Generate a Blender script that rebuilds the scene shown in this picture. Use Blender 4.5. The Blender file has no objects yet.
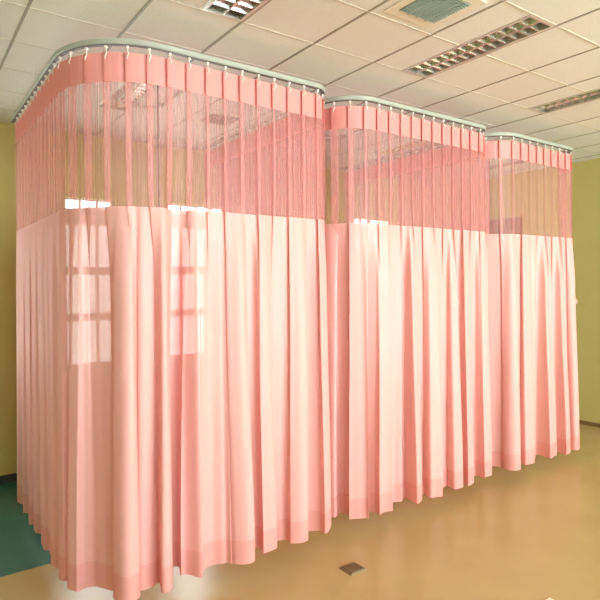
import bpy, bmesh, math, random
from mathutils import Vector, Matrix

S = 1.45                      # metres per survey unit
HC = 1.1968                   # camera height in survey units
YF = 2.014                    # front plane of the three cubicles
RZ = 0.885                    # underside of the rails
T, TR, U0, V0 = 0.3434, 0.334, 0.3819, 1.1931   # ceiling grid
XW, YW, XL, YN = 4.646, 3.829, -2.3, -2.4       # room limits
C = bpy.context.scene.collection
RND = random.Random(7)

def V(x, y, z): return Vector((x * S, y * S, (z + HC) * S))

# ------------------------------------------------------------------ materials
def mat(name, rgb, rough=0.6, metal=0.0, spec=0.5):
    m = bpy.data.materials.new(name); m.use_nodes = True
    b = m.node_tree.nodes['Principled BSDF']
    b.inputs['Base Color'].default_value = (*rgb, 1)
    b.inputs['Roughness'].default_value = rough
    b.inputs['Metallic'].default_value = metal
    b.inputs['Specular IOR Level'].default_value = spec
    return m

def noisy(m, scale, rgb_a, rgb_b, detail=4.0, stretch=(1, 1, 1), bump=0.0):
    nt = m.node_tree; b = nt.nodes['Principled BSDF']
    tc = nt.nodes.new('ShaderNodeTexCoord'); mp = nt.nodes.new('ShaderNodeMapping')
    mp.inputs['Scale'].default_value = stretch
    n = nt.nodes.new('ShaderNodeTexNoise'); n.inputs['Scale'].default_value = scale; n.inputs['Detail'].default_value = detail
    r = nt.nodes.new('ShaderNodeValToRGB')
    r.color_ramp.elements[0].position = 0.35; r.color_ramp.elements[1].position = 0.65
    r.color_ramp.elements[0].color = (*rgb_a, 1); r.color_ramp.elements[1].color = (*rgb_b, 1)
    L = nt.links
    L.new(tc.outputs['Object'], mp.inputs['Vector']); L.new(mp.outputs['Vector'], n.inputs['Vector'])
    L.new(n.outputs['Fac'], r.inputs['Fac']); L.new(r.outputs['Color'], b.inputs['Base Color'])
    if bump:
        bp = nt.nodes.new('ShaderNodeBump'); bp.inputs['Strength'].default_value = bump; bp.inputs['Distance'].default_value = 0.002
        L.new(n.outputs['Fac'], bp.inputs['Height']); L.new(bp.outputs['Normal'], b.inputs['Normal'])
    return m

def cloth(name, rgb, clear, translucent, streak=0.0, sheen=0.08, clear_streak=0.0, freq=55.0, rgb2=None):
    """thin woven fabric: diffuse + translucent, with open weave between the threads"""
    m = bpy.data.materials.new(name); m.use_nodes = True
    nt = m.node_tree; nt.nodes.clear(); L = nt.links
    out = nt.nodes.new('ShaderNodeOutputMaterial')
    uv = nt.nodes.new('ShaderNodeUVMap'); uv.uv_map = 'weave'
    mp = nt.nodes.new('ShaderNodeMapping'); mp.inputs['Scale'].default_value = (freq, 0.04, 1)
    L.new(uv.outputs['UV'], mp.inputs['Vector'])
    no = nt.nodes.new('ShaderNodeTexNoise'); no.inputs['Scale'].default_value = 1.0; no.inputs['Detail'].default_value = 2.0
    L.new(mp.outputs['Vector'], no.inputs['Vector'])
    ra = nt.nodes.new('ShaderNodeValToRGB')
    ra.color_ramp.elements[0].position = 0.35; ra.color_ramp.elements[1].position = 0.65
    lo = rgb2 or tuple(c * (1 - streak) for c in rgb)
    ra.color_ramp.elements[0].color = (*lo, 1); ra.color_ramp.elements[1].color = (*rgb, 1)
    L.new(no.outputs['Fac'], ra.inputs['Fac'])
    df = nt.nodes.new('ShaderNodeBsdfDiffuse'); tl = nt.nodes.new('ShaderNodeBsdfTranslucent')
    L.new(ra.outputs['Color'], df.inputs['Color']); L.new(ra.outputs['Color'], tl.inputs['Color'])
    m1 = nt.nodes.new('ShaderNodeMixShader'); m1.inputs['Fac'].default_value = translucent
    L.new(df.outputs[0], m1.inputs[1]); L.new(tl.outputs[0], m1.inputs[2])
    gl = nt.nodes.new('ShaderNodeBsdfGlossy'); gl.inputs['Roughness'].default_value = 0.55
    m2 = nt.nodes.new('ShaderNodeMixShader'); m2.inputs['Fac'].default_value = sheen
    L.new(m1.outputs[0], m2.inputs[1]); L.new(gl.outputs[0], m2.inputs[2])
    tr = nt.nodes.new('ShaderNodeBsdfTransparent')
    m3 = nt.nodes.new('ShaderNodeMixShader')
    mr = nt.nodes.new('ShaderNodeMapRange')
    mr.inputs['From Min'].default_value = 0.35; mr.inputs['From Max'].default_value = 0.65
    mr.inputs['To Min'].default_value = clear - clear_streak; mr.inputs['To Max'].default_value = clear + clear_streak
    L.new(no.outputs['Fac'], mr.inputs['Value']); L.new(mr.outputs[0], m3.inputs['Fac'])
    L.new(m2.outputs[0], m3.inputs[1]); L.new(tr.outputs[0], m3.inputs[2])
    L.new(m3.outputs[0], out.inputs['Surface'])
    return m

M = {}
M['wall'] = noisy(mat('khaki_paint', (.5, .44, .14), .75), 3.0, (.47, .425, .14), (.495, .445, .15), bump=.05)
M['tile'] = noisy(mat('mineral_ceiling_tile', (.74, .72, .62), .85), 60, (.68, .71, .66), (.72, .75, .70), bump=.15)
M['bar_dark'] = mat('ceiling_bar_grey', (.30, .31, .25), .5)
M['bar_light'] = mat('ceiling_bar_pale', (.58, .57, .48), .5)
M['vinyl'] = noisy(mat('ochre_vinyl', (.48, .29, .09), .27, spec=.6), 2.2, (.40, .29, .12), (.43, .32, .135), detail=8)
M['green'] = noisy(mat('green_vinyl', (.02, .13, .09), .33, spec=.55), 2.2, (.02, .12, .085), (.024, .14, .10), detail=8)
M['base_dark'] = mat('dark_skirting', (.018, .03, .022), .5)
M['base_brown'] = mat('brown_skirting', (.17, .10, .03), .5)
M['alu'] = noisy(mat('white_coated_aluminium', (.62, .68, .60), .32, metal=.25), 8, (.44, .50, .45), (.48, .54, .49))
M['slot'] = mat('dark_track_slot', (.13, .12, .11), .5)
M['white'] = mat('white_plastic', (.85, .84, .80), .4)
M['steel'] = mat('dark_steel', (.035, .03, .03), .5)
M['louver'] = mat('mirror_louver', (.66, .70, .66), .24, metal=1.0)
M['housing'] = mat('fitting_housing', (.62, .62, .55), .35, metal=.7)
M['tube'] = mat('unlit_lamp_tube', (.75, .80, .74), .25)
M['vent'] = noisy(mat('vent_blade_paint', (.36, .43, .36), .5), 10, (.30, .36, .30), (.34, .40, .34))
M['vent_frame'] = mat('vent_frame_paint', (.72, .71, .60), .5)
M['void'] = mat('duct_dark', (.05, .055, .05), .8)
M['frame'] = mat('white_window_frame', (.66, .60, .52), .5)
M['wood'] = noisy(mat('brown_door_wood', (.20, .085, .03), .45), 5, (.17, .07, .024), (.24, .10, .036), stretch=(6, 6, .6))
M['brass'] = mat('floor_plate_metal', (.16, .11, .055), .42, metal=.5)
M['brass_rim'] = mat('floor_plate_rim', (.24, .18, .09), .5, metal=.4)
M['pale_plate'] = mat('pale_floor_plate', (.70, .64, .50), .4, metal=.2)
M['chrome'] = mat('chrome', (.8, .8, .8), .2, metal=1)
g = bpy.data.materials.new('window_glass'); g.use_nodes = True; nt = g.node_tree; nt.nodes.clear()
o_ = nt.nodes.new('ShaderNodeOutputMaterial'); mx = nt.nodes.new('ShaderNodeMixShader'); tr_ = nt.nodes.new('ShaderNodeBsdfTransparent')
gs = nt.nodes.new('ShaderNodeBsdfGlossy'); gs.inputs['Roughness'].default_value = .02; mx.inputs['Fac'].default_value = .07
nt.links.new(tr_.outputs[0], mx.inputs[1]); nt.links.new(gs.outputs[0], mx.inputs[2]); nt.links.new(mx.outputs[0], o_.inputs['Surface'])
M['glass'] = g
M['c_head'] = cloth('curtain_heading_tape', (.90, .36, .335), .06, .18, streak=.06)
M['c_mesh'] = cloth('curtain_net', (.95, .46, .45), .65, .35, streak=.10, clear_streak=.06, freq=90)
M['c_main'] = cloth('curtain_fabric', (.95, .54, .51), .023, .30, streak=.06, sheen=.06)
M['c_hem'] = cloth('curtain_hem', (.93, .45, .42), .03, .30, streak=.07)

# ------------------------------------------------------------------ helpers
def obj(name, bm, m, parent=None, smooth=False):
    if parent:
        for v in bm.verts: v.co -= parent.location      # children are modelled around the base of their thing
    me = bpy.data.meshes.new(name); bm.normal_update(); bm.to_mesh(me); bm.free()
    for q in (m if isinstance(m, (list, tuple)) else [m]): me.materials.append(q)
    if smooth:
        for p in me.polygons: p.use_smooth = True
    o = bpy.data.objects.new(name, me); C.objects.link(o)
    if parent: o.parent = parent
    return o

def box(bm, a, b, mi=0):
    """a, b: world corners"""
    (x0, y0, z0), (x1, y1, z1) = [(min(p, q)) for p, q in zip(a, b)], [(max(p, q)) for p, q in zip(a, b)]
    v = [bm.verts.new(p) for p in ((x0, y0, z0), (x1, y0, z0), (x1, y1, z0), (x0, y1, z0), (x0, y0, z1), (x1, y0, z1), (x1, y1, z1), (x0, y1, z1))]
    for q in ((0, 3, 2, 1), (4, 5, 6, 7), (0, 1, 5, 4), (1, 2, 6, 5), (2, 3, 7, 6), (3, 0, 4, 7)):
        f = bm.faces.new([v[i] for i in q]); f.material_index = mi
    return bm

def bx(a, b): return box(bmesh.new(), a, b)

def tube(bm, pts, r, n=8, closed=False):
    pts = [Vector(p) for p in pts]; rings = []
    N = len(pts)
    for i, p in enumerate(pts):
        a = pts[(i - 1) % N] if (closed or i > 0) else p; b = pts[(i + 1) % N] if (closed or i < N - 1) else p
        t = (b - a).normalized(); up = Vector((0, 0, 1)) if abs(t.z) < .9 else Vector((1, 0, 0))
        s = t.cross(up).normalized(); u = s.cross(t)
        rings.append([bm.verts.new(p + (s * math.cos(k * math.tau / n) + u * math.sin(k * math.tau / n)) * r) for k in range(n)])
    for i in range(N if closed else N - 1):
        A, B = rings[i], rings[(i + 1) % N]
        for k in range(n): bm.faces.new((A[k], A[(k + 1) % n], B[(k + 1) % n], B[k]))
    if not closed:
        bm.faces.new(rings[0][::-1]); bm.faces.new(rings[-1])
    return bm

def empty(name, loc, label, cat, group=None):
    o = bpy.data.objects.new(name, None); C.objects.link(o); o.location = loc; o.empty_display_size = .1
    o['label'] = label; o['category'] = cat
    if group: o['group'] = group
    return o

def struct(name, bm, m, parent=None, label=None):
    o = obj(name, bm, m, parent)
    if not parent: o['kind'] = 'structure'; o['category'] = name.split('_')[0]
    if label: o['label'] = label
    return o

# ------------------------------------------------------------------ room shell
bm = bmesh.new()
YG = 2.60
def quad(bm, pts, mi=0):
    f = bm.faces.new([bm.verts.new(p) for p in pts]); f.material_index = mi; return f
TH = .12
box(bm, V(XL, YN, -HC) - Vector((0, 0, TH)), V(XW, YG, -HC), 0)
box(bm, V(XL, YG, -HC) - Vector((0, 0, TH)), V(XW, YW, -HC), 1)
struct('floor', bm, [M['vinyl'], M['green']], label='glossy ochre vinyl floor with a green strip along the back wall')

# openings in a wall: list of (x0, x1, z0, z1) along the wall
def wall_with_openings(name, horizontal_range, openings, place, thick, label):
    bm = bmesh.new(); x0, x1 = horizontal_range; z0, z1 = -HC, 1.0
    xs = sorted({x0, x1, *[o[0] for o in openings], *[o[1] for o in openings]})
    zs = sorted({z0, z1, *[o[2] for o in openings], *[o[3] for o in openings]})
    for i in range(len(xs) - 1):
        for j in range(len(zs) - 1):
            cx, cz = (xs[i] + xs[i + 1]) / 2, (zs[j] + zs[j + 1]) / 2
            if any(o[0] < cx < o[1] and o[2] < cz < o[3] for o in openings): continue
            box(bm, place(xs[i], zs[j], 0), place(xs[i + 1], zs[j + 1], thick))
    return struct(name, bm, M['wall'], label=label)

BACKWIN = [(.87, 1.205, -.54, .578), (1.577, 2.065, -.54, .590), (3.35, 3.84, -.54, .598)]
ADDED_FRONTWIN = [(-.2, 1.2, -.35, .80), (1.5, 2.9, -.35, .80), (3.1, 4.5, -.35, .80)]  # invented windows behind the camera, added to light the curtain fronts
ADDED_SIDEWIN = [(-.20, .29, -.54, .598), (-1.09, -.60, -.54, .598)]  # invented windows out of view, added for cool light on the left curtain
wall_with_openings('wall_back', (XL, XW), BACKWIN + ADDED_SIDEWIN, lambda x, z, t: V(x, YW + t, z), .14, 'khaki painted back wall with tall windows behind the curtains')
wall_with_openings('wall_front', (XL, XW), ADDED_FRONTWIN, lambda x, z, t: V(x, YN - t, z), .14, 'khaki painted wall with wide windows facing the curtains')
struct('wall_left', bx(V(XL - .1, YN, -HC), V(XL, YW, 1)), M['wall'], label='khaki painted end wall on the far left')
struct('wall_right', bx(V(XW, YN, -HC), V(XW + .1, YW, 1)), M['wall'], label='khaki painted end wall beyond the third curtain')
struct('baseboard_back', bx(V(XL, YW - .012, -HC), V(XW - .012, YW, -HC + .05)), M['base_dark'], label='dark skirting along the back wall')
DY0, DY1, DZ = 3.035, 3.64, .545
bmr = bmesh.new(); box(bmr, V(XW - .012, YN, -HC), V(XW, DY0 - .05, -HC + .03))
struct('baseboard_right', bmr, M['base_brown'], label='thin brown skirting along the right wall')

# windows
def window(n, o, ysurf, outdir, cols, label):
    x0, x1, z0, z1 = o; w = .022; y0, y1 = ysurf + outdir * .05, ysurf + outdir * .085
    bm = bmesh.new()
    for a, b in ((x0, x0 + w), (x1 - w, x1)): box(bm, V(a, y0, z0), V(b, y1, z1))
    box(bm, V(x0, y0, z0), V(x1, y1, z0 + w)); box(bm, V(x0, y0, z1 - .008), V(x1, y1, z1))
    zt = z1 - .065; zb = z1 - .168; rows = 3
    box(bm, V(x0, y0, zb), V(x1, y1, zt))
    zz = [z0 + w + (zb - z0 - w) * k / rows for k in range(rows + 1)]
    for k in range(1, rows): box(bm, V(x0, y0 + .002, zz[k] - .026), V(x1, y1 - .002, zz[k] + .026))
    for k in range(1, cols):
        xc = x0 + (x1 - x0) * k / cols; box(bm, V(xc - .008, y0 + .004, z0), V(xc + .008, y1 - .004, z1))
    f = struct(f'window_{n}', bm, M['frame'], label=label)
    ym = (y0 + y1) / 2
    p = struct('pane', bx(V(x0 + .004, ym - .002, z0 + .004), V(x1 - .004, ym + .002, z1 - .004)), M['glass'], f)
    s = struct('sill', bx(V(x0 - .04, ysurf - outdir * .05, z0 - .035), V(x1 + .04, ysurf + outdir * .05, z0)), M['frame'], f)
    return f
wl = ['tall paned window behind the left end of the first curtain', 'tall paned window glowing through the front of the first curtain',
      'tall paned window glimpsed through the second curtain']
for i, o in enumerate(BACKWIN): window(i + 1, o, YW, 1, 3 if i == 0 else 4, wl[i])
for i, o in enumerate(ADDED_SIDEWIN): window(i + 7, o, YW, 1, 4, ['tall paned window just left of the first curtain', 'tall paned window in the back wall near the left corner'][i])
for i, o in enumerate(ADDED_FRONTWIN): window(i + 4, o, YN, -1, 4, ['wide window in the wall facing the first curtain', 'wide window in the wall facing the second curtain', 'wide window in the wall facing the third curtain'][i])

# door in the end wall, its top seen through the net of the third curtain
d = struct('door_1', bx(V(XW - .02, DY0, -HC), V(XW, DY1, DZ)), M['wood'], label='brown wooden door in the right wall behind the third curtain')
bm = bmesh.new()
for a, b, zz in ((DY0 - .05, DY0, DZ + .05), (DY1, DY1 + .05, DZ + .05)): box(bm, V(XW - .03, a, -HC), V(XW, b, zz))
box(bm, V(XW - .03, DY0, DZ), V(XW, DY1, DZ + .05)); struct('door_frame', bm, M['wood'], d)
bm = bmesh.new(); tube(bm, [V(XW - .02, DY0 + .06, -.45), V(XW - .05, DY0 + .06, -.45), V(XW - .05, DY0 + .14, -.45)], .011)
struct('door_handle', bm, M['chrome'], d)

# ------------------------------------------------------------------ ceiling
def gu(i): return U0 + i * T
def gv(j): return V0 + j * TR
LIGHTS = [(1.5, 0), (4.5, 0), (7.5, 0), (1.5, 4.15), (4.5, 4.15), (7.5, 4.15)]
LIGHTS = [(a, j if j == 0 else 4) for a, j in LIGHTS]
VENTS = [(3, 0), (3, 5)]
holes = [(gu(a), gu(a + .5), gv(j), gv(j + 2)) for a, j in LIGHTS]
ins = .075
holes += [(gu(a) + ins, gu(a + 1) - ins, gv(j) + ins, gv(j + 1) - ins) for a, j in VENTS]
xs = sorted({XL, XW, *[h[0] for h in holes], *[h[1] for h in holes]}); ys = sorted({YN, YW, *[h[2] for h in holes], *[h[3] for h in holes]})
bm = bmesh.new()
for i in range(len(xs) - 1):
    for j in range(len(ys) - 1):
        cx, cy = (xs[i] + xs[i + 1]) / 2, (ys[j] + ys[j + 1]) / 2
        if any(h[0] < cx < h[1] and h[2] < cy < h[3] for h in holes): continue
        box(bm, V(xs[i], ys[j], 1), V(xs[i + 1], ys[j + 1], 1.012))
ceil = struct('ceiling', bm, M['tile'], label='suspended ceiling of cream tiles in a thin grid')
def bars(axis, m, hw, drop):
    bm = bmesh.new()
    lo, hi = (XL, XW) if axis == 'u' else (YN, YW)
    pos = [k for k in range(-12, 16)]
    for k in pos:
        c = gu(k) if axis == 'u' else gv(k)
        if not lo + .02 < c < hi - .02: continue
        a0, a1 = (YN, YW) if axis == 'u' else (XL, XW)
        cuts = []
        for h in holes:
            p0, p1, q0, q1 = (h[0], h[1], h[2], h[3]) if axis == 'u' else (h[2], h[3], h[0], h[1])
            if p0 + .02 < c < p1 - .02: cuts.append((q0, q1))
        cuts.sort(); cur = a0
        for q0, q1 in cuts + [(a1, a1)]:
            if q0 > cur:
                if axis == 'u': box(bm, V(c - hw, cur, 1 - drop), V(c + hw, q0, 1))
                else: box(bm, V(cur, c - hw, 1 - drop), V(q0, c + hw, 1))
            cur = max(cur, q1)
    return struct('grid_bar', bm, m, ceil)
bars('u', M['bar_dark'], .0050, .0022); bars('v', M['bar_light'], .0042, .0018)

LL = ['recessed louvred ceiling light at the top edge above the first curtain', 'recessed louvred ceiling light in full view above the second curtain',
      'recessed louvred ceiling light above the third curtain near the right wall', 'recessed ceiling light seen through the net of the first curtain',
      'recessed ceiling light inside the second cubicle', 'recessed ceiling light inside the third cubicle']
for (a, j), lab in zip(LIGHTS, LL):
    x0, x1, y0, y1 = gu(a) + .004, gu(a + .5) - .004, gv(j) + .004, gv(j + 2) - .004
    t = empty('ceiling_light', V((x0 + x1) / 2, (y0 + y1) / 2, 1), lab, 'ceiling light', 'louvred ceiling lights')
    b = .012; zt = 1.06
    bm = bmesh.new()
    box(bm, V(x0, y0, .997), V(x0 + b, y1, zt)); box(bm, V(x1 - b, y0, .997), V(x1, y1, zt))
    box(bm, V(x0 + b, y0, .997), V(x1 - b, y0 + b, zt)); box(bm, V(x0 + b, y1 - b, .997), V(x1 - b, y1, zt))
    box(bm, V(x0 + b, y0 + b, zt - .006), V(x1 - b, y1 - b, zt))
    obj('housing', bm, M['housing'], t)
    bm = bmesh.new(); n = 13; xm = (x0 + x1) / 2
    def vee(bm, p, q, wtop, wbot, z0, z1, along):
        # a blade that is narrow at the bottom and wide at the top
        vs = []
        for (e, z, w) in ((p, z0, wbot), (q, z0, wbot), (p, z1, wtop), (q, z1, wtop)):
            for sgn in (-1, 1):
                vs.append(bm.verts.new(V(e[0] + (0 if along == 'x' else sgn * w), e[1] + (sgn * w if along == 'x' else 0), z)))
        for f in ((0, 1, 3, 2), (4, 6, 7, 5), (0, 2, 6, 4), (1, 5, 7, 3), (0, 4, 5, 1), (2, 3, 7, 6)): bm.faces.new([vs[i] for i in f])
    for k in range(1, n):
        y = y0 + b + (y1 - y0 - 2 * b) * k / n
        vee(bm, (x0 + b, y), (x1 - b, y), .013, .0035, .999, 1.028, 'x')
    vee(bm, (xm, y0 + b), (xm, y1 - b), .012, .004, .9985, 1.0285, 'y')
    obj('louver', bm, M['louver'], t)
    for q in (.3, .7):
        x = x0 + (x1 - x0) * q
        obj('lamp_tube', tube(bmesh.new(), [V(x, y0 + .02, 1.042), V(x, y1 - .02, 1.042)], .011, 10), M['tube'], t, True)

VL = ['square ceiling air vent at the top edge above the second curtain', 'square ceiling air vent seen through the net of the first curtain']
for (a, j), lab in zip(VENTS, VL):
    x0, x1, y0, y1 = gu(a) + ins, gu(a + 1) - ins, gv(j) + ins, gv(j + 1) - ins
    t = empty('air_vent', V((x0 + x1) / 2, (y0 + y1) / 2, 1), lab, 'air vent', 'ceiling air vents')
    bm = bmesh.new(); w = .035
    x0 -= w; x1 += w; y0 -= w; y1 += w; w *= 1.1
    box(bm, V(x0, y0, .996), V(x0 + w, y1, 1)); box(bm, V(x1 - w, y0, .996), V(x1, y1, 1))
    box(bm, V(x0 + w, y0, .996), V(x1 - w, y0 + w, 1)); box(bm, V(x0 + w, y1 - w, .996), V(x1 - w, y1, 1))
    obj('frame', bm, M['vent_frame'], t)
    bm = bmesh.new(); n = 15
    for k in range(n):
        y = y0 + w + (y1 - y0 - 2 * w) * (k + .5) / n; h = (y1 - y0 - 2 * w) / n * .42
        pts = [V(x0 + w, y - h, .993), V(x1 - w, y - h, .993), V(x1 - w, y + h, 1.006), V(x0 + w, y + h, 1.006)]
        q = [bm.verts.new(p) for p in pts] + [bm.verts.new(p + Vector((0, .002, -.003))) for p in pts]
        for f in ((0, 1, 2, 3), (7, 6, 5, 4), (0, 4, 5, 1), (1, 5, 6, 2), (2, 6, 7, 3), (3, 7, 4, 0)): bm.faces.new([q[i] for i in f])
    for k in range(1, 4):
        x = x0 + w + (x1 - x0 - 2 * w) * k / 4; box(bm, V(x - .003, y0 + w, .9915), V(x + .003, y1 - w, .9945))
    obj('grille', bm, M['vent'], t)
    bm = bmesh.new(); e = w * .5
    box(bm, V(x0 + e, y0 + e, 1.03), V(x1 - e, y1 - e, 1.045))
    box(bm, V(x0 + e, y0 + e, 1.0), V(x0 + e + .01, y1 - e, 1.03)); box(bm, V(x1 - e - .01, y0 + e, 1.0), V(x1 - e, y1 - e, 1.03))
    box(bm, V(x0 + e + .01, y0 + e, 1.0), V(x1 - e - .01, y0 + e + .01, 1.03)); box(bm, V(x0 + e + .01, y1 - e - .01, 1.0), V(x1 - e - .01, y1 - e, 1.03))
    obj('duct', bm, M['void'], t)

# ------------------------------------------------------------------ rails and curtains
def path_points(xl, xr, rl, rr, yb, step=.01):
    """dense polyline (x, y, outward normal) of a U-shaped rail, from the back left round to the back right"""
    pts = []
    n = max(2, int((yb - YF - rl) / step))
    for k in range(n): pts.append((xl, yb - (yb - YF - rl) * k / n, -1, 0))
    n = max(4, int(rl * 1.57 / step))
    for k in range(n):
        a = math.pi + math.pi / 2 * k / n; pts.append((xl + rl + rl * math.cos(a), YF + rl + rl * math.sin(a), math.cos(a), math.sin(a)))
    n = int((xr - xl - rl - rr) / step)
    for k in range(n): pts.append((xl + rl + (xr - xl - rl - rr) * k / n, YF, 0, -1))
    n = max(4, int(rr * 1.57 / step))
    for k in range(n):
        a = 1.5 * math.pi + math.pi / 2 * k / n; pts.append((xr - rr + rr * math.cos(a), YF + rr + rr * math.sin(a), math.cos(a), math.sin(a)))
    n = max(2, int((yb - YF - rr) / step))
    for k in range(n + 1): pts.append((xr, YF + rr + (yb - YF - rr) * k / n, 1, 0))
    s = [0.0]
    for p, q in zip(pts, pts[1:]): s.append(s[-1] + math.hypot(q[0] - p[0], q[1] - p[1]))
    return pts, s

class Path:
    def __init__(self, *a):
        self.p, self.s = path_points(*a); self.L = self.s[-1]; self.i = 0
    def at(self, s):
        import bisect
        s0 = min(max(s, 0), self.L)
        i = min(max(bisect.bisect_right(self.s, s0) - 1, 0), len(self.s) - 2)
        f = (s0 - self.s[i]) / max(1e-9, self.s[i + 1] - self.s[i])
        a, b = self.p[i], self.p[i + 1]
        x, y, nx, ny = [a[k] + (b[k] - a[k]) * f for k in range(4)]
        l = math.hypot(nx, ny); nx /= l; ny /= l
        ex = s - s0                       # run straight on past the ends
        return x - ny * ex, y + nx * ex, nx, ny

def smooth_rand(seed, n, lo, hi):
    r = random.Random(seed); v = [r.uniform(lo, hi) for _ in range(n + 3)]
    def f(t):
        t = max(0, t); i = min(int(t), n); f_ = min(1, t - i); f_ = f_ * f_ * (3 - 2 * f_)
        return v[i] + (v[i + 1] - v[i]) * f_
    return f
def sstep(a, b, x):
    t = min(1, max(0, (x - a) / (b - a))); return t * t * (3 - 2 * t)

ZT, ZH, ZM, ZB, ZE = .858, .750, .291, -1.034, -1.127   # curtain top, heading, net, fabric, hem
CUB = [dict(xl=.505, xr=1.63, rl=.32, rr=.10, yb=3.35, pitch=.079, seed=3, dips=[(.875, .05, -.085), (.70, .10, .012)],
            clabel='nearest pink cubicle curtain, at the left, with windows glowing through it', rlabel='white curved ceiling rail carrying the leftmost pink curtain'),
       dict(xl=1.700, xr=2.825, rl=.20, rr=.10, yb=3.35, pitch=.080, seed=11, dips=[],
            clabel='middle pink cubicle curtain between the nearest and the farthest one', rlabel='white curved ceiling rail carrying the middle pink curtain'),
       dict(xl=2.888, xr=3.762, rl=.20, rr=.07, yb=3.35, pitch=.084, start=.52, end=1.21, rc=-.16, seed=23, dips=[],
            clabel='farthest pink cubicle curtain, at the right beside the khaki wall', rlabel='white curved ceiling rail carrying the rightmost pink curtain')]

def build_curtain(cb):
    P = Path(cb['xl'], cb['xr'], cb['rl'], cb['rr'], cb['yb'])
    st = cb.get('start', .085); run = P.L - st - cb.get('end', 0); npl = round(run / cb['pitch']); pit = run / npl; sd = cb['seed']
    root = empty('cubicle_curtain', V((cb['xl'] + cb['xr']) / 2, YF, -HC), cb['clabel'], 'curtain', 'pink cubicle curtains')
    nf = npl / 2.0
    wv = smooth_rand(sd, int(nf) + 2, -.30, .30); am = smooth_rand(sd + 1, int(nf) + 2, .62, 1.15)
    wd = smooth_rand(sd + 2, int(nf / 2) + 3, -.016, .014); ph = smooth_rand(sd + 3, npl + 2, -1.6, 1.6); rp = smooth_rand(sd + 4, npl + 2, .2, 1.5)
    pa = smooth_rand(sd + 5, npl + 2, .8, 1.2); he = smooth_rand(sd + 6, int(nf) + 2, -.006, .006); sw = smooth_rand(sd + 7, int(nf) + 3, -.02, .02)
    per = 22; N = npl * per
    def is_side(x_s):      # folds are kept shallower on the two sides, where neighbours hang close
        h = (cb['xr'] - cb['xl']) / 2
        return 1 - (.72 * sstep(h - .10, h + .2, P.L / 2 - x_s) + .72 * sstep(h + cb.get('rc', .02), h + cb.get('rc', .02) + .14, x_s - P.L / 2))
    def top_curve(u):
        k = u - math.floor(u) - .5
        # a knife pleat: the cloth runs forward, doubles back behind itself and runs on
        z_ = math.sin(math.tau * k) * math.exp(-(k / .23) ** 2)
        s = u * pit - .58 * pit * z_ * pa(u)
        off = .0125 * z_ * pa(u) - .006 * math.exp(-((k + .1) / .2) ** 2)
        return s, off
    def low_curve(u, w):
        v = u / 2 + wv(u / 2)
        side = is_side(st + u * pit)
        A = .034 * am(u / 2) * side * (1 + .18 * w)
        c = math.cos(math.tau * v); t = math.tanh(1.5 * c) / math.tanh(1.5)
        s = u * pit + .26 * pit * math.sin(2 * math.tau * v) * side
        s += sw(u / 2) * w
        off = A * t + .0155 * rp(u) * math.sin(math.tau * u * 1.0 + ph(u)) * side + .0025 * math.sin(math.tau * u * 2.3 + 2 * ph(u)) * side
        off += wd(u / 4) * side
        return s, off
    def point(u, z):
        s0, o0 = top_curve(u)
        w = .58 * sstep(.44, -.02, z) + .42 * sstep(.15, -1.1, z)
        s1, o1 = low_curve(u, sstep(.1, -1.15, z))
        s = s0 + (s1 - s0) * w; s += st; off = o0 * (1 - w) + o1 * w
        # narrow pleats stay sharp in the net and then open
        k = u - math.floor(u) - .5
        x, y, nx, ny = P.at(s)
        if ny < -.3:
            for cx, wd_, dp in cb['dips']: off += dp * math.exp(-((x - cx) / wd_) ** 4) * sstep(.75, -.4, z)
        zz = z
        if z < ZB: zz = z + he(u / 2) * (ZB - z) / (ZB - ZE)
        return V(x + nx * off, y + ny * off, zz)
    def piece(name, z0, z1, rows, m, expand=0.0):
        bm = bmesh.new(); uvl = bm.loops.layers.uv.new('weave'); grid = []
        for r in range(rows + 1):
            z = z0 + (z1 - z0) * r / rows
            grid.append([bm.verts.new(point(i / per, z)) for i in range(N + 1)])
        for r in range(rows):
            for i in range(N):
                f = bm.faces.new((grid[r][i], grid[r + 1][i], grid[r + 1][i + 1], grid[r][i + 1]))
                for lp, (a, b) in zip(f.loops, ((r, i), (r + 1, i), (r + 1, i + 1), (r, i + 1))):
                    lp[uvl].uv = (b / per * pit * S * 1.8, (z0 + (z1 - z0) * a / rows) * S)
        return obj(name, bm, m, root, True)
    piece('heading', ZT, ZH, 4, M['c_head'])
    piece('net_panel', ZH, ZM, 14, M['c_mesh'])
    piece('fabric_panel', ZM, ZB, 26, M['c_main'])
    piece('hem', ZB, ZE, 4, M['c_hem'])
    hk = None
    for i in range(npl):
        s, off = top_curve(i + .5); x, y, nx, ny = P.at(st + (i + .5) * pit)
        p = V(x, y, RZ - .0035) - Vector((0, 0, .0105))
        if hk is None:
            bm = bmesh.new(); tube(bm, [Vector((0, 0, .008)), Vector((0, 0, -.012)), Vector((.006, -.006, -.030)), Vector((0, -.012, -.048)), Vector((-.004, -.004, -.060))], .0032, 6)
            box(bm, (-.007, -.007, -.002), (.007, .007, .010))
            hk = obj('hook', bm, M['white']); hk.parent = root; h = hk
        else:
            h = hk.copy(); C.objects.link(h); h.parent = root
        h.location = p - root.location; h.rotation_euler = (0, 0, math.atan2(ny, nx) + math.pi / 2)
    # rail
    t = empty('curtain_rail', V((cb['xl'] + cb['xr']) / 2, YF, RZ), cb['rlabel'], 'curtain rail', 'curved curtain rails')
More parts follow.
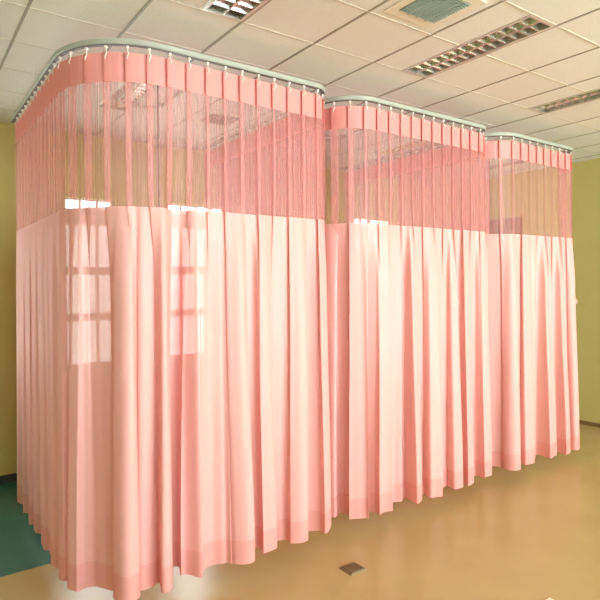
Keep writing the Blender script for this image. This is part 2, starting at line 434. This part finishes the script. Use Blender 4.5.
    def sweep(name, prof, m):
        bm = bmesh.new(); rings = []
        ss = [P.L * k / 220 for k in range(221)]
        for s in ss:
            x, y, nx, ny = P.at(s)
            rings.append([bm.verts.new(V(x + nx * a, y + ny * a, b)) for a, b in prof])
        n = len(prof)
        for A, B in zip(rings, rings[1:]):
            for k in range(n): bm.faces.new((A[k], B[k], B[(k + 1) % n], A[(k + 1) % n]))
        bm.faces.new(rings[0]); bm.faces.new(rings[-1][::-1])
        return obj(name, bm, m, t)
    sweep('track', [(-.009, RZ), (.009, RZ), (.012, RZ + .003), (.012, RZ + .018), (.009, RZ + .021), (-.009, RZ + .021), (-.012, RZ + .018), (-.012, RZ + .003)], M['alu'])
    sweep('runner_slot', [(-.006, RZ - .003), (.008, RZ - .003), (.008, RZ + .001), (-.006, RZ + .001)], M['slot'])
    for s in (.03, .62, P.L - .62, P.L - .03):
        x, y, nx, ny = P.at(s)
        bm = tube(bmesh.new(), [V(x, y, RZ + .020), V(x, y, .9995)], .0013, 6); obj('suspension_rod', bm, M['alu'], t)
    return root

roots = [build_curtain(cb) for cb in CUB]
# a knotted tie peeping out past the far edge of the last curtain
bm = bmesh.new(); bmesh.ops.create_icosphere(bm, subdivisions=2, radius=.5)
for v in bm.verts: v.co = Vector((v.co.x * .05, v.co.y * .04, v.co.z * (.075 if v.co.z > 0 else .045)))
tb = obj('tieback', bm, M['c_hem'], None, True); tb.parent = roots[2]; tb.location = V(3.792, 2.04, -.145) - roots[2].location
tb['label'] = 'small pale fabric tie sticking out at the curtain edge'

# ------------------------------------------------------------------ drip tracks and rods inside the cubicles
dl = [('oval drip track on the ceiling inside the first cubicle', 'thin dark drip rod hanging inside the first cubicle', 1.07, 2.80, 1.008, 2.56),
      ('oval drip track on the ceiling inside the second cubicle', 'thin dark drip rod hanging inside the second cubicle', 2.34, 2.74, 2.295, 2.50),
      ('oval drip track on the ceiling inside the third cubicle', 'thin dark drip rod hanging inside the third cubicle', 3.45, 2.69, 3.41, 2.45)]
for lt, lr, cx, cy, rx, ry in dl:
    pts = []; hw, hl = .12, .24; r = .10
    for (sx, sy, a0) in ((1, 1, 0), (-1, 1, 90), (-1, -1, 180), (1, -1, 270)):
        for k in range(7):
            a = math.radians(a0 + 15 * k); pts.append(V(cx + sx * (hw - r) + r * math.cos(a), cy + sy * (hl - r) + r * math.sin(a), .990))
    tk = obj('drip_track', tube(bmesh.new(), pts, .0145, 8, closed=True), M['alu'], None, True)
    tk['label'] = lt; tk['category'] = 'ceiling track'; tk['group'] = 'oval drip tracks'
    px = rx; py = ry
    t = empty('drip_rod', V(px, py, .98), lr, 'drip rod', 'hanging drip rods')
    obj('rod', tube(bmesh.new(), [V(px, py, .982), V(px, py, .20)], .0062, 8), M['steel'], t, True)
    bm = bmesh.new(); box(bm, V(px - .012, py - .012, .955), V(px + .012, py + .012, .985)); obj('carriage', bm, M['white'], t)
    bm = bmesh.new()
    for sg in (-1, 1):
        tube(bm, [V(px, py, .205), V(px + sg * .03, py, .19), V(px + sg * .05, py, .20), V(px + sg * .055, py, .225)], .0035, 6)
    obj('hook', bm, M['steel'], t, True)

# ------------------------------------------------------------------ floor socket covers
def plate(label, x, y, w, d, rot, m, rim):
    t = empty('floor_socket', V(x, y, -HC), label, 'floor socket', 'floor socket covers')
    def bev(sx, sy, z0, z1, b):
        bm = bmesh.new()
        lo = [Vector((a * sx, c * sy, z0)) for a, c in ((-1, -1), (1, -1), (1, 1), (-1, 1))]
        hi = [Vector((a * (sx - b), c * (sy - b), z1)) for a, c in ((-1, -1), (1, -1), (1, 1), (-1, 1))]
        A = [bm.verts.new(p) for p in lo]; B = [bm.verts.new(p) for p in hi]
        bm.faces.new(A[::-1]); bm.faces.new(B)
        for k in range(4): bm.faces.new((A[k], A[(k + 1) % 4], B[(k + 1) % 4], B[k]))
        return bm
    for nm, bm, mm in (('rim', bev(w, d, 0, .007, .005), rim), ('lid', bev(w * .84, d * .84, .006, .011, .004), m)):
        o = obj(nm, bm, mm); o.parent = t
    t.rotation_euler = (0, 0, rot)
plate('small brown metal floor socket cover in front of the first two curtains', 1.535, 1.785, .062, .058, 0, M['brass'], M['brass_rim'])
plate('pale floor socket cover cut off by the bottom edge of the photo', 1.945, 1.15, .062, .045, 0, M['pale_plate'], M['pale_plate'])

# ------------------------------------------------------------------ light
w = bpy.data.worlds.new('daylight'); bpy.context.scene.world = w; w.use_nodes = True
bg = w.node_tree.nodes['Background']; bg.inputs['Color'].default_value = (.93, 1, 1, 1); bg.inputs['Strength'].default_value = 11
def area(name, x0, x1, z0, z1, y, facing, power, color, portal=False):
    l = bpy.data.lights.new(name, 'AREA'); l.shape = 'RECTANGLE'; l.size = (x1 - x0) * S; l.size_y = (z1 - z0) * S
    l.energy = power; l.color = color
    if portal: l.cycles.is_portal = True
    o = bpy.data.objects.new(name, l); C.objects.link(o); o.location = V((x0 + x1) / 2, y, (z0 + z1) / 2)
    o.rotation_euler = (math.radians(90 * facing), 0, 0)
for o in BACKWIN + ADDED_SIDEWIN: area('window_daylight', *o, YW + .12, -1, 1, (1, 1, 1), True)
for o, pw in zip(ADDED_FRONTWIN, (50, 145, 200)): area('window_daylight', o[0] + .03, o[1] - .03, o[2] + .03, o[3] - .03, YN - .04, 1, pw, (.92, .98, 1))  # added area lamps that supply the light of the invented front windows

# ------------------------------------------------------------------ camera
yaw, roll, f = .62075, -.00967, 560.19
fw = Vector((math.sin(yaw), math.cos(yaw), 0)); rt = Vector((math.cos(yaw), -math.sin(yaw), 0)); up = Vector((0, 0, 1))
r2 = rt * math.cos(roll) + up * math.sin(roll); u2 = up * math.cos(roll) - rt * math.sin(roll)
cd = bpy.data.cameras.new('camera'); cam = bpy.data.objects.new('camera', cd); C.objects.link(cam)
m = Matrix((r2, u2, -fw)).transposed().to_4x4(); m.translation = V(0, 0, 0); cam.matrix_world = m
cd.sensor_width = 36; cd.lens = 36 * f / 600; cd.shift_y = -(300 - 283.77) / 600; cd.clip_start = .02
sc = bpy.context.scene; sc.camera = cam
sc.view_settings.view_transform = 'Standard'; sc.view_settings.look = 'None'; sc.view_settings.gamma = 1; sc.view_settings.exposure = .20
sc.cycles.use_denoising = True; sc.cycles.max_bounces = 14; sc.cycles.diffuse_bounces = 8; sc.cycles.transparent_max_bounces = 32
sc.cycles.transmission_bounces = 10; sc.cycles.sample_clamp_indirect = 6; sc.cycles.caustics_reflective = False
